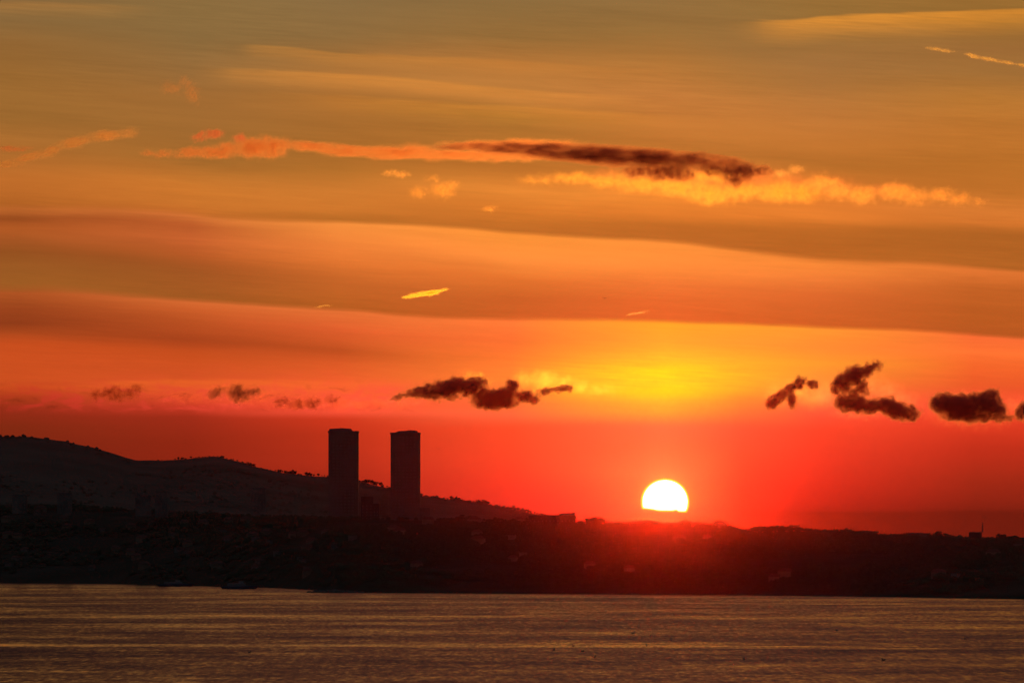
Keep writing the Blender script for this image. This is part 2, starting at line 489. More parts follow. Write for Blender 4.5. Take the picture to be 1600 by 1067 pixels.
def zrow(Y, D):
    return EYE + (HOR - Y) / FPX * D


def coast_point(X, t):
    """t 0 at the shore, 1 on the ridge line, 2 at the back foot"""
    ds = shoreD(X)
    dr = ds + 750
    zr = zrow(lerp(RIDGE1, X), dr)
    if t <= 1:
        D = ds + (dr - ds) * t
        z = -2.0 + (zr + 2.0) * (1 - (1 - t) ** 1.5) if t > 0 else -2.0
        z += 3.0 * t * (1 - t) * 4 * mnoise.noise((X * 0.012, t * 3, 1.3))
    else:
        D = dr + (t - 1) * 1500
        z = zr - (zr - 30) * min(1.0, (t - 1) * 1.6) * 0.8
    return Vector(((X - 800) / FPX * D, D, z))


def hill_point(X, t):
    D = 5600 + 1900 * t if t <= 1 else 7500 + (t - 1) * 5500
    zr = max(zrow(lerp(RIDGE2, X), 7500), 24.0)
    if t <= 1:
        k = t * t * (3 - 2 * t)
        z = 12 + (zr - 12) * k
        z += 16 * t * (1 - t) * mnoise.noise((X * 0.006, t * 2.2, 5.0)) * 2
    else:
        z = zr + (10 - zr) * min(1.0, (t - 1) * 1.2)
    if t > 0.8 and t < 1.3:
        z += 1.2 * mnoise.noise((X * 0.05, t * 9, 2.0))
    return Vector(((X - 800) / FPX * D, D, z))


def sheet(name, fn, xs, ts, mat):
    V = [fn(x, t) for t in ts for x in xs]
    n = len(xs)
    F = [(j * n + i, j * n + i + 1, (j + 1) * n + i + 1, (j + 1) * n + i) for j in range(len(ts) - 1) for i in range(n - 1)]
    return mesh_obj(name, V, F, mat, smooth=True)


xs = [-5600, -3000, -1500] + [-500 + 8 * i for i in range(326)] + [3200, 4600, 7200]
coast = sheet('coast_ground', coast_point, xs, [-0.02, 0, 0.01, 0.03, 0.07, 0.12, 0.2, 0.3, 0.4, 0.5, 0.6, 0.7, 0.8, 0.88, 0.94, 0.97, 1.0, 1.04, 1.1, 1.25, 1.5, 2.0], M_SOIL)
tag(coast, 'dark low wooded coast rising from the water below the sun', kind='structure')
hill = sheet('hill', hill_point, xs, [0, 0.1, 0.2, 0.3, 0.4, 0.5, 0.6, 0.7, 0.8, 0.86, 0.92, 0.96, 1.0, 1.04, 1.1, 1.2, 1.5, 2.0], M_SCRUB)
tag(hill, 'long dark hill falling from the left edge towards the sun behind the two towers', kind='structure')

# ------------------------------------------------------------------ water
M_WATER = bpy.data.materials.new('sea_water')
M_WATER.use_nodes = True
t = NT(M_WATER.node_tree)
geo = t.n.new('ShaderNodeNewGeometry')
P = geo.outputs['Position']
sp = t.n.new('ShaderNodeSeparateXYZ')
t.link(P, sp.inputs[0])
# bands of calmer and rougher water, long across the view
b1, _ = t.noise(t.vmath('MULTIPLY', P, (1 / 260.0, 1 / 150.0, 0.0)), 1.0, 3.0, 0.5, 0.5)
b2, _ = t.noise(t.vmath('MULTIPLY', P, (1 / 60.0, 1 / 60.0, 0.0)), 1.0, 3.0, 0.5, 0.3)
yy = t.math('ADD', t.math('MULTIPLY_ADD', sp.outputs[0], 0.11, sp.outputs[1]), t.math('MULTIPLY_ADD', b1, 60.0, -30.0))
yy = t.math('MULTIPLY_ADD', t.math('SUBTRACT', t.noise(t.vmath('MULTIPLY', P, (1 / 170.0, 1 / 400.0, 0.0)), 1.0, 3.0, 0.5)[0], 0.5), 55.0, yy)
wake = t.curve(yy, 1400, 4600, [(1400, 1.0), (1980, 1.05), (2040, 1.15), (2088, 1.3), (2112, 1.3), (2130, 0.2), (2150, 0.2), (2180, 1.0), (2500, 1.0), (2700, 1.12), (3000, 0.85), (3500, 1.0), (4200, 0.8), (4600, 0.8)])
k = t.math('MULTIPLY', t.rng(b1, 0.3, 0.7, 0.68, 1.3), t.rng(b2, 0.3, 0.7, 0.9, 1.1))
brk, _ = t.noise(t.vmath('MULTIPLY', P, (1 / 90.0, 1 / 20.0, 0.0)), 1.0, 4.0, 0.6)
wake = t.math('ADD', t.math('MULTIPLY', t.math('SUBTRACT', wake, 1.0), t.rng(brk, 0.38, 0.62, 0.0, 0.75)), 1.0)
k = t.math('MULTIPLY', k, wake)
_, w1 = t.noise(t.vmath('MULTIPLY', P, (1 / 5.0, 1 / 13.0, 0.0)), 1.0, 3.0, 0.6)
_, w3 = t.noise(t.vmath('MULTIPLY', P, (1 / 1.7, 1 / 15.0, 0.0)), 1.0, 2.0, 0.55)
_, w2 = t.noise(t.vmath('MULTIPLY', P, (1 / 38.0, 1 / 45.0, 0.0)), 1.0, 3.0, 0.55)
sl = t.vmath('ADD', t.vmath('ADD', t.vmath('SCALE', t.vmath('SUBTRACT', w1, (0.5, 0.5, 0.5)), scale=0.09), t.vmath('SCALE', t.vmath('SUBTRACT', w3, (0.5, 0.5, 0.5)), scale=0.13)),
             t.vmath('SCALE', t.vmath('SUBTRACT', w2, (0.5, 0.5, 0.5)), scale=0.085))
sl = t.vmath('SCALE', sl, scale=k)
sl = t.vmath('MULTIPLY', sl, (1.0, 1.0, 0.0))
# the faces one sees at this angle lean towards the viewer
sl = t.vmath('ADD', sl, t.vmath('SCALE', t.xyz(0.0, -0.075, 0.0), scale=k))
nrm = t.vmath('NORMALIZE', t.vmath('ADD', sl, (0, 0, 1)))
bs = t.n.new('ShaderNodeBsdfPrincipled')
bs.inputs['Base Color'].default_value = (0.012, 0.016, 0.018, 1)
bs.inputs['IOR'].default_value = 1.333
t.link(t.math('MULTIPLY_ADD', k, 0.10, 0.05), bs.inputs['Roughness'])
t.link(nrm, bs.inputs['Normal'])
ou = t.n.new('ShaderNodeOutputMaterial')
t.link(bs.outputs[0], ou.inputs[0])
water = mesh_obj('water', [(-9000, -2500, 0), (9000, -2500, 0), (9000, 9000, 0), (-9000, 9000, 0)], [(0, 1, 2, 3)], M_WATER)
tag(water, 'calm rippled sea with faint orange reflections', kind='structure')

# ------------------------------------------------------------------ twin towers
def tower(X0, X1, Ytop, Yedge, side, label):
    D = 5350.0
    px = D / FPX
    wd = (X1 - X0) * px
    base = zrow(815, D)
    top = zrow(Yedge, D)
    c = at((X0 + X1) / 2, 815, D)
    r = thing('tower_block', label, 'tower block', (c.x, D, base - 12), group='pair of tower blocks')
    h = top - base + 12
    hw, dp = wd / 2, wd * 0.42
    bm = bmesh.new()
    # chamfered plan
    ch = 3.0
    plan = [(-hw, -dp + ch), (-hw + ch, -dp), (hw - ch, -dp), (hw, -dp + ch), (hw, dp - ch), (hw - ch, dp), (-hw + ch, dp), (-hw, dp - ch)]
    lo = [bm.verts.new((x, y, 0)) for x, y in plan]
    hi = [bm.verts.new((x, y, h)) for x, y in plan]
    for i in range(8):
        j = (i + 1) % 8
        bm.faces.new((lo[i], lo[j], hi[j], hi[i]))
    bm.faces.new(hi)
    bm_obj('facade', bm, M_CONC, r)
    # shallow pier strips and floor bands
    for i in range(7):
        x = -hw + ch + 0.4 + (2 * hw - 2 * ch - 0.8) * i / 6
        bm = bmesh.new()
        box(bm, x - 0.35, x + 0.35, -dp - 0.5, -dp + 0.1, 0.5, h - 0.6)
        bm_obj('pier', bm, M_CONC, r)
    n = int(h / 3.3)
    for i in range(1, n):
        z = h * i / n
        bm = bmesh.new()
        for k_ in range(6):
            xa = -hw + ch + 0.4 + (2 * hw - 2 * ch - 0.8) * k_ / 6 + 0.7
            xb = -hw + ch + 0.4 + (2 * hw - 2 * ch - 0.8) * (k_ + 1) / 6 - 0.7
            box(bm, xa, xb, -dp - 0.06, -dp + 0.05, z - 1.0, z + 0.9)
        tag(bm_obj('window_row', bm, M_GLASS, r), kind='stuff')
    # roof cap: a slightly pitched cornice
    bm = bmesh.new()
    box(bm, -hw - 0.5, hw + 0.35, -dp - 0.5, dp + 0.5, h, h + 1.6)
    bm_obj('cornice', bm, M_CONC, r)
    rise = (Yedge - Ytop) * px
    bm = bmesh.new()
    if side < 0:
        prof = [(-hw + 0.3, 1.6), (-hw + 1, 1.6 + rise * .75), (-1.5, 1.6 + rise), (hw * 0.5, 1.6 + rise * .8), (hw * 0.62, 1.6)]
    else:
        prof = [(-hw * 0.7, 1.6), (-hw * .45, 1.6 + rise * .6), (0.0, 1.6 + rise * .7), (hw * 0.35, 1.6 + rise), (hw * 0.8, 1.6 + rise * .7), (hw * .85, 1.6)]
    f0 = [bm.verts.new((x, -dp * .7, h + z)) for x, z in prof]
    f1 = [bm.verts.new((x, dp * .7, h + z)) for x, z in prof]
    bm.faces.new(f0)
    bm.faces.new(f1[::-1])
    for i in range(len(prof)):
        j = (i + 1) % len(prof)
        bm.faces.new((f0[i], f1[i], f1[j], f0[j]))
    bm_obj('roof_house', bm, M_METAL, r)
    bm = bmesh.new()
    cyl(bm, 3.0 * side, 0, h + 1.5, h + 1.8 + rise + 1.2, 0.18, 0.08, 6)
    bm_obj('antenna', bm, M_METAL, r)
    # wider podium at the foot
    bm = bmesh.new()
    box(bm, -hw - 3, hw + 3, -dp - 3, dp + 3, 0, 13)
    bm_obj('podium', bm, M_CONC, r)
    return r


tower(513.5, 560, 671.5, 676, -1, 'left one of two tall dark tower blocks, roof highest at its left')
tower(610.5, 656.5, 674.5, 678.5, 1, 'right one of two tall dark tower blocks, nearer to the sun')


# ------------------------------------------------------------------ buildings
def building(X0, X1, Ytop, Ybase, D, label, cat='building', depth=12, roof='flat', wall=None, group=None, rz=0.0, extra=None):
    px = D / FPX
    z0, z1 = zrow(Ybase, D), zrow(Ytop, D)
    c = at((X0 + X1) / 2, Ybase, D)
    r = thing('building' if roof == 'flat' else 'house', label, cat, (c.x, D, z0 - 4), rz, group)
    hw = (X1 - X0) * px / 2
    h = z1 - z0 + 4
    bm = bmesh.new()
    if roof == 'flat':
        box(bm, -hw, hw, -depth / 2, depth / 2, 0, h - 0.5)
    else:
        box(bm, -hw, hw, -depth / 2, depth / 2, 0, h * 0.78)
    bm_obj('wall', bm, wall or M_WALL, r)
    bm = bmesh.new()
    if roof == 'flat':
        box(bm, -hw - 0.3, hw + 0.3, -depth / 2 - 0.3, depth / 2 + 0.3, h - 0.5, h)
    else:
        e = 0.5
        z = h * 0.78
        a = [bm.verts.new(p) for p in ((-hw - e, -depth / 2 - e, z), (hw + e, -depth / 2 - e, z), (hw + e, depth / 2 + e, z), (-hw - e, depth / 2 + e, z))]
        q = max(hw * 0.35, 0.5)
        b = [bm.verts.new((-hw + q, 0, h)), bm.verts.new((hw - q, 0, h))]
        bm.faces.new((a[0], a[1], b[1], b[0]))
        bm.faces.new((a[2], a[3], b[0], b[1]))
        bm.faces.new((a[1], a[2], b[1]))
        bm.faces.new((a[3], a[0], b[0]))
        bm.faces.new(a[::-1])
    bm_obj('roof', bm, M_METAL if roof == 'flat' else M_TILE, r)
    nf = max(1, int((h - 4) / 3.2))
    nw = max(2, int(hw * 2 / 3.5))
    for f in range(nf):
        for i in range(nw):
            if nf * nw > 40:
                break
            x = -hw + (i + 0.5) * 2 * hw / nw
            z = 4 + 1.0 + f * 3.1
            if z + 1.3 > h * 0.76:
                continue
            bm = bmesh.new()
            box(bm, x - 0.5, x + 0.5, -depth / 2 - 0.05, -depth / 2 + 0.04, z, z + 1.3)
            bm_obj('window', bm, M_GLASS, r)
    if extra:
        extra(r, hw, h)
    return r


def add_mast(x, hh, rad=0.35):
    def f(r, hw, h):
        bm = bmesh.new()
        cyl(bm, x * hw, 0, h, h + hh, rad, rad * 0.6, 6)
        bm_obj('mast', bm, M_METAL, r)
    return f


def add_block(x0, x1, hh):
    def f(r, hw, h):
        bm = bmesh.new()
        box(bm, x0 * hw, x1 * hw, -4, 4, h, h + hh)
        bm_obj('roof_block', bm, M_WALL, r)
    return f


building(593, 607, 765, 812, 5250, 'narrow paler slab block just left of the right tower', wall=M_WALL2)
building(564, 583, 775, 812, 5200, 'mid rise block standing between the two towers', wall=M_DARKW, extra=add_block(-.5, .3, 2))
building(583, 592, 786, 812, 5150, 'low flat roofed annex in the gap between the two towers', wall=M_DARKW)
building(656, 672, 793, 814, 5150, 'low flat roofed block against the foot of the right tower')
building(826, 899, 804.5, 822, 4680, 'long flat roofed building on the ridge left of the sun', wall=M_DARKW, depth=16, extra=add_block(.3, .97, 1.6))
building(1515, 1533, 831, 846, 4480, 'small square building with a thin mast near the right end of the ridge', wall=M_DARKW, extra=add_mast(1.25, 8.5, .55))
building(1420, 1440, 832, 842, 4520, 'low wide building on the ridge to the left of the masted building', wall=M_DARKW)
building(1340, 1362, 829, 840, 4560, 'flat roofed building on the ridge above the dark slope right of the sun', wall=M_DARKW)
building(393, 415, 762, 806, 5200, 'broad dim slab block on the left slope below the hill crest')
building(243, 262, 768, 802, 5200, 'dim block building left of the broad slab block')
building(212, 236, 774, 800, 5150, 'dim stepped block among the houses of the left slope', extra=add_block(-.9, 0, 3))
building(90, 112, 770, 796, 5200, 'dim block building near the left end of the coast')
building(20, 42, 773, 796, 5200, 'dim block building at the far left end of the coast')

# small houses on the slope: a few kinds, each copied with its parts
house_kinds = []
for k_ in range(4):
    hw_ = [11, 14, 9, 17][k_]
    D0 = 4800
    hk = building(800 - hw_ / 2, 800 + hw_ / 2, 820 - [10, 12, 8, 13][k_], 820, D0, 'x', 'house', depth=9, roof='hip' if k_ != 2 else 'flat', wall=(M_WALL, M_WALL2)[k_ % 2])
    hk.name = 'house'
    house_kinds.append(hk)


def copy_tree(o, parent=None):
    c_ = o.copy()
    COL.objects.link(c_)
    c_.parent = parent
    for ch_ in [q for q in o.children]:
        copy_tree(ch_, c_)
    return c_


used = set()
rnd = random.Random(11)
spots = []
tries = 0
while len(spots) < 84 and tries < 4000:
    tries += 1
    X = rnd.choice([rnd.uniform(5, 520), rnd.uniform(5, 520), rnd.uniform(5, 820), rnd.uniform(5, 1600)])
    tt = rnd.uniform(0.12, 0.97)
    p = coast_point(X, tt)
    if all((p - q[0]).length > 22 for q in spots):
        spots.append((p, X, tt))
for i, (p, X, tt) in enumerate(spots):
    k_ = i % 4
    src = house_kinds[k_]
    o = src if k_ not in used else copy_tree(src)
    used.add(k_)
    o.location = (p.x, p.y, p.z - 5)
    o.rotation_euler = (0, 0, rnd.uniform(-0.5, 0.5))
    if X < 520:
        zone, gl_ = 'small dim house on the dark slope under the left hill', 'houses on the left slope'
    elif X < 880:
        zone, gl_ = 'small dim house on the dark slope in front of the towers', 'houses below the towers'
    else:
        zone, gl_ = 'small dim house on the dark wooded slope right of the sun', 'houses on the right slope'
    tag(o, zone, 'house', gl_)


# ------------------------------------------------------------------ trees
def crown_mesh(kind, seed):
    rr = random.Random(seed)
    bm = bmesh.new()
    def blob(x, y, z, s, sz=1.0):
        g0 = bmesh.ops.create_icosphere(bm, subdivisions=1, radius=1.0)
        for v in g0['verts']:
            d = v.co.normalized() * s * rr.uniform(0.7, 1.25)
            v.co = Vector((x + d.x, y + d.y, z + d.z * sz))
    if kind == 'round':
        for i in range(26):
            a = rr.uniform(0, 6.28); q = rr.random() ** 0.5 * 2.6; z = rr.uniform(2.2, 6.6)
            q *= math.sin(math.pi * min(1, max(0.15, (z - 1.5) / 6.2))) ** 0.6
            blob(q * math.cos(a), q * math.sin(a), z, rr.uniform(0.6, 1.15), 0.8)
    elif kind == 'umbrella':
        for i in range(30):
            a = rr.uniform(0, 6.28); q = rr.random() ** 0.5 * 4.6
            blob(q * math.cos(a), q * math.sin(a), 6.6 + rr.uniform(-.5, .9) * (1 - q / 6), rr.uniform(0.7, 1.2), 0.6)
    elif kind == 'cone':
        for i in range(24):
            z = rr.uniform(0.8, 8.2); q = (1 - z / 9.5) * 1.5 * rr.random() ** 0.5; a = rr.uniform(0, 6.28)
            blob(q * math.cos(a), q * math.sin(a), z, rr.uniform(0.5, 0.9) * (1.1 - z / 14), 1.2)
    else:
        for i in range(48 if kind == 'dense' else 28):
            a = rr.uniform(0, 6.28); q = rr.random() ** 0.5 * 4.2; z = rr.uniform(1.6, 5.2) * (1 - q / 11)
            blob(q * math.cos(a), q * math.sin(a), z, rr.uniform(0.7, 1.3), 0.75)
    me = bpy.data.meshes.new('crown')
    bm.to_mesh(me); bm.free()
    me.materials.append(M_PINE if kind in ('umbrella', 'cone') else M_LEAF)
    return me


def trunk_mesh(h, r):
    bm = bmesh.new()
    cyl(bm, 0, 0, -1.5, h, r, r * 0.5, 7)
    for a in (0.5, 2.6, 4.6):
        x, y = math.cos(a), math.sin(a)
        v = [bm.verts.new(q) for q in ((0.1 * y, -0.1 * x, h * .7), (-0.1 * y, 0.1 * x, h * .7), (x * 1.3, y * 1.3, h * 1.15), (0, 0, h * .7 - .2))]
        bm.faces.new((v[0], v[1], v[2])); bm.faces.new((v[1], v[3], v[2])); bm.faces.new((v[3], v[0], v[2]))
    me = bpy.data.meshes.new('trunk')
    bm.to_mesh(me); bm.free()
    me.materials.append(M_BARK)
    return me


KIT = {}
for kd, hh, rr_, nv in (('round', 3.4, .28, 4), ('umbrella', 6.2, .32, 2), ('cone', 2.5, .2, 2), ('spread', 2.8, .35, 4), ('dense', 2.8, .35, 2)):
    KIT[kd] = [(crown_mesh(kd, 10 * i + len(kd)), trunk_mesh(hh, rr_)) for i in range(nv)]


def tree(kind, p, s, label, group=None, name='tree', rr=rnd, wide=1.0):
    cm, tm = rr.choice(KIT[kind])
    r_ = thing(name, label, 'tree', p, rr.uniform(0, 6.28), group)
    r_.scale = (s * wide, s * wide, s)
    for nm, me in (('crown', cm), ('trunk', tm)):
        o = bpy.data.objects.new(nm, me)
        COL.objects.link(o)
        o.parent = r_
    return r_


# the trees one can pick out on the skyline
def ridge_tree(kind, X, Ytop, t_, label, name='tree', wide=1.0, group=None):
    p = coast_point(X, t_)
    ztop = zrow(Ytop, p.y)
    hgt = {'round': 7.4, 'umbrella': 8.0, 'cone': 9.3, 'spread': 5.6, 'dense': 5.6}[kind]
    s = max(0.3, (ztop - p.z) / hgt)
    return tree(kind, p, s, label, group, name, wide=wide / 1.0)


ridge_tree('dense', 931, 804, 1.0, 'broad flat topped pine on the ridge beside the long flat building', 'pine_tree', 1.25)
ridge_tree('round', 895, 799, 1.05, 'round tree rising behind the right end of the long flat building', wide=.6)
ridge_tree('dense', 1187, 820, 1.0, 'wide domed tree standing alone on the ridge right of the sun', 'pine_tree', 1.7)
ridge_tree('spread', 1120, 818, 1.0, 'low spreading tree at the step of the ridge just right of the sun', wide=1.3)
ridge_tree('cone', 1303, 821, 1.0, 'slim pointed tree on the right ridge, taller of two neighbours', 'cypress_tree', .9)
ridge_tree('cone', 1316, 825, 1.0, 'slim pointed tree on the right ridge, shorter of two neighbours', 'cypress_tree', .9)
ridge_tree('cone', 1452, 832, 1.0, 'slim pointed tree on the right ridge near the low wide building', 'cypress_tree', .9)

count = 0
X = 690.0
while X < 1640 and count < 150:
    X += rnd.uniform(5, 9)
    if 826 < X < 900 or 915 < X < 948 or 1172 < X < 1204 or 1512 < X < 1535:
        continue
    kd = rnd.choice(['spread', 'spread', 'round'])
    p = coast_point(X, rnd.uniform(0.97, 1.01))
    s = rnd.uniform(0.35, 0.98) * (1.0 if kd == 'spread' else 0.75) * (1.25 if mnoise.noise((X * 0.02, 0, 0)) > 0.1 else 0.85)
    if X < 880:
        lb, gr = 'small dark tree on the near ridge line left of the sun', 'trees on the ridge left of the sun'
    elif X < 1160:
        lb, gr = 'small dark tree on the ridge line just under the setting sun', 'trees on the ridge under the sun'
    else:
        lb, gr = 'small dark tree on the ridge line towards the right edge', 'trees on the ridge right of the sun'
    tree(kd, p, s, lb, gr, wide=1.5)
    count += 1
X = 236.0
c2 = 0
while X < 880 and c2 < 125:
    X += rnd.uniform(3.5, 8)
    if 514 < X < 558 or 612 < X < 655:
        continue
    dense = 1.0 if X > 370 else 0.6
    p = hill_point(X, 1.0)
    kd = rnd.choice(['spread', 'spread', 'round', 'round'])
    lowr = 1.5 if mnoise.noise((X * 0.03, 7, 0)) > 0.05 else 0.75
    s = rnd.uniform(0.45, 0.9) * dense * lowr * (1.0 if kd == 'spread' else 0.7)
    tree(kd, p, s, 'small dark tree on the crest of the far hill behind the towers', 'trees on the far hill crest', wide=1.2)
    c2 += 1

# woodland on the slopes: nobody could count it
bm = bmesh.new()
rw = random.Random(3)
ico = [Vector(v.co) for v in bmesh.ops.create_icosphere(bm, subdivisions=1, radius=1.0)['verts']]
icof = [[v.index for v in f.verts] for f in bm.faces]
bm.verts.index_update()
icof = [[v.index for v in f.verts] for f in bm.faces]
bm.free()
V, F = [], []


def clump(p, s):
    b_ = len(V)
    for v in ico:
        q = rw.uniform(0.7, 1.3)
        V.append((p.x + v.x * s * q, p.y + v.y * s * q, p.z + s * 0.5 + v.z * s * q * 0.8))
    F.extend([[b_ + i for i in f] for f in icof])


for i in range(12000):
    X = rw.uniform(-400, 2000)
    tt = rw.uniform(0.03, 1.0) ** 0.8
    p = coast_point(X, tt)
    if mnoise.noise((p.x * 0.006, p.y * 0.006, 0)) < -0.25:
        continue
    clump(p, rw.uniform(1.2, 3.6) * (0.7 if tt > 0.93 else 1.0))
wood = mesh_obj('woodland', V, F, M_LEAF)
tag(wood, 'dark woodland covering the coastal slope', 'woodland', kind='stuff')
V, F = [], []
for i in range(2600):
    X = rw.uniform(-300, 1000)
    tt = rw.uniform(0.2, 1.0)
    p = hill_point(X, tt)
    if mnoise.noise((p.x * 0.004, p.y * 0.004, 3)) < 0.0:
        continue
    clump(p, rw.uniform(1.2, 3.2) * (0.55 if tt > 0.95 else 1.0))
sc_ = mesh_obj('scrub', V, F, M_BUSH)
tag(sc_, 'patchy scrub on the face of the far hill', 'scrub', kind='stuff')


# ------------------------------------------------------------------ breakwater, boats, lamp, birds
def on_water(X, Y):
    D = EYE * FPX / (Y - HOR)
    return Vector(((X - 800) / FPX * D, D, 0))


br = thing('breakwater', 'low dark rock spit jutting from the shore left of the towers', 'breakwater', on_water(525, 925.5))
rr = random.Random(5)
for i in range(46):
    u = i / 45.0
    bm = bmesh.new()
    g0 = bmesh.ops.create_icosphere(bm, subdivisions=1, radius=1.0)
    s = 1.0 + 1.2 * math.sin(math.pi * u) * rr.uniform(.6, 1.3)
    for v in g0['verts']:
        v.co = v.co * s * rr.uniform(.75, 1.25)
        v.co.x *= 1.6
    o = bm_obj('rock', bm, M_ROCK, br)
    o.location = (-22 + 44 * u + rr.uniform(-1, 1), rr.uniform(-6, 6) + 18 - 26 * math.sin(math.pi * min(1, u * 1.1) * .5), 0.2)


def boat(Xc, Y, L, H, label):
    r = thing('moored_boat', label, 'boat', on_water(Xc, Y), 0.04, None)
    bm = bmesh.new()
    n = 12
    ringsv = []
    for zi, (z, k1) in enumerate(((-0.6, .8), (0.6, .94), (H * .38, 1.0))):
        ring = []
        for i in range(n):
            a = 2 * math.pi * i / n
            x = math.cos(a); y = math.sin(a)
            bow = 0.12 * z / H * 3 if x > 0.6 else 0
            ring.append(bm.verts.new((L / 2 * x * k1 * (1 + bow * .2), L * .13 * (abs(y) ** .7) * (1 if y > 0 else -1) * k1, z + (0.5 if (x > .7 and zi == 2) else 0))))
        ringsv.append(ring)
    for a_, b_ in zip(ringsv, ringsv[1:]):
        for i in range(n):
            j = (i + 1) % n
            bm.faces.new((a_[i], a_[j], b_[j], b_[i]))
    bm.faces.new(ringsv[0][::-1]); bm.faces.new(ringsv[-1])
    bm_obj('hull', bm, M_HULL, r)
    bm = bmesh.new()
    box(bm, -L * .32, L * .18, -L * .08, L * .08, H * .38, H * .72, .94)
    cb = bm_obj('cabin', bm, M_CABIN, r)
    for i in range(7):
        bm = bmesh.new()
        x = -L * .28 + i * L * .065
        box(bm, x, x + L * .04, -L * .082, -L * .07, H * .5, H * .62)
        bm_obj('window', bm, M_GLASS, cb)
    bm = bmesh.new()
    box(bm, -L * .02, L * .12, -L * .06, L * .06, H * .72, H, .85)
    bm_obj('wheelhouse', bm, M_CABIN, r)
    bm = bmesh.new()
    cyl(bm, 0, 0, H, H * 1.35, .12, .06, 6)
    bm_obj('mast', bm, M_METAL, r)
    return r


boat(275, 915.5, 33, 5.5, 'low dark blue boat moored at the shore, further left of two')
boat(374, 919.5, 32, 6.5, 'dark boat with a raised cabin moored at the shore, nearer to the towers')

lp = thing('signal_light', 'tiny red light glowing low on the dark slope below the right tower', 'lamp', coast_point(652, .62))
hz = zrow(860, coast_point(652, .62).y) - coast_point(652, .62).z
bm = bmesh.new(); cyl(bm, 0, 0, -6, max(hz, 2) - .6, .2, .15, 6); bm_obj('pole', bm, M_METAL, lp)
bm = bmesh.new(); bmesh.ops.create_icosphere(bm, subdivisions=1, radius=0.75)
ml = bpy.data.materials.new('red_lamp'); ml.use_nodes = True
t = NT(ml.node_tree); e_ = t.n.new('ShaderNodeEmission'); e_.inputs[0].default_value = (1, .02, .02, 1); e_.inputs[1].default_value = 0.35
oo = t.n.new('ShaderNodeOutputMaterial'); t.link(e_.outputs[0], oo.inputs[0])
lh = bm_obj('lamp_head', bm, ml, lp); lh.location = (0, 0, max(hz, 2))


def bird_mesh():
    bm = bmesh.new()
    g0 = bmesh.ops.create_icosphere(bm, subdivisions=2, radius=1.0)
    for v in g0['verts']:
        x = v.co.x
        v.co = Vector((x * .34, v.co.y * .12 * (1 - .4 * abs(x)), v.co.z * .11 + (.08 if x < -.5 else 0) + .06))
    g0 = bmesh.ops.create_icosphere(bm, subdivisions=1, radius=.085)
    for v in g0['verts']:
        v.co += Vector((.3, 0, .26))
    cyl(bm, .27, 0, .08, .24, .06, .05, 6)
    v = [bm.verts.new(q) for q in ((.37, .02, .27), (.37, -.02, .27), (.47, 0, .25), (.37, 0, .3))]
    bm.faces.new((v[0], v[1], v[2])); bm.faces.new((v[1], v[3], v[2])); bm.faces.new((v[3], v[0], v[2]))
    return bm


o0 = bm_obj('water_bird', bird_mesh(), M_BIRD, smooth=True)
bp = [(1222, 937), (1233, 940), (946, 954), (1050, 961), (998, 977), (988, 989), (1017, 994), (1010, 1008), (1048, 999), (928, 1026), (909, 1017), (1508, 998), (1192, 978), (1307, 985), (1142, 984), (932, 969), (896, 1009), (1162, 1030), (390, 1019), (795, 972), (1380, 1031), (865, 1015)]
for i, (X, Y) in enumerate(bp):
    o = o0 if i == 0 else o0.copy()
    if i:
        COL.objects.link(o)
    o.location = on_water(X, Y)
    o.rotation_euler = (0, 0, rr.uniform(0, 6.28))
    s = rr.uniform(2.3, 3.2)
    o.scale = (s, s, s)
    tag(o, 'tiny dark bird floating on the open water', 'bird', 'birds floating on the water')


def flying(X, Y, D, s, label, tilt_):
    bm = bmesh.new()
    g0 = bmesh.ops.create_icosphere(bm, subdivisions=2, radius=1.0)
    for v in g0['verts']:
        v.co = Vector((v.co.x * .35, v.co.y * .09, v.co.z * .08))
    body = thing('flying_bird', label, 'bird', at(X, Y, D), 0.3)
    bm_obj('body', bm, M_BIRD, body, True)
    for sd in (-1, 1):
        bm = bmesh.new()
        pts = [(.12, .05, 0), (-.12, .05, 0), (.08, .5, .22), (-.08, .45, .2), (-.1, 1.0, .12)]
        up_ = [bm.verts.new((x, y * sd, z + .02)) for x, y, z in pts]
        lo_ = [bm.verts.new((x, y * sd, z - .02)) for x, y, z in pts]
        for q in (up_, lo_):
            bm.faces.new((q[0], q[1], q[3], q[2])); bm.faces.new((q[2], q[3], q[4]))
        for a_, b_ in ((0, 1), (1, 3), (3, 4), (4, 2), (2, 0)):
            bm.faces.new((up_[a_], up_[b_], lo_[b_], lo_[a_]))
        bm_obj('wing', bm, M_BIRD, body)
    body.scale = (s, s, s)
    body.rotation_euler = (tilt_, 0.2, 1.2)


flying(685, 701, 900, .55, 'small dark bird flying in the red sky right of the towers', .2)
flying(944, 466, 900, .5, 'tiny dark bird high in the orange sky above the sun', .1)


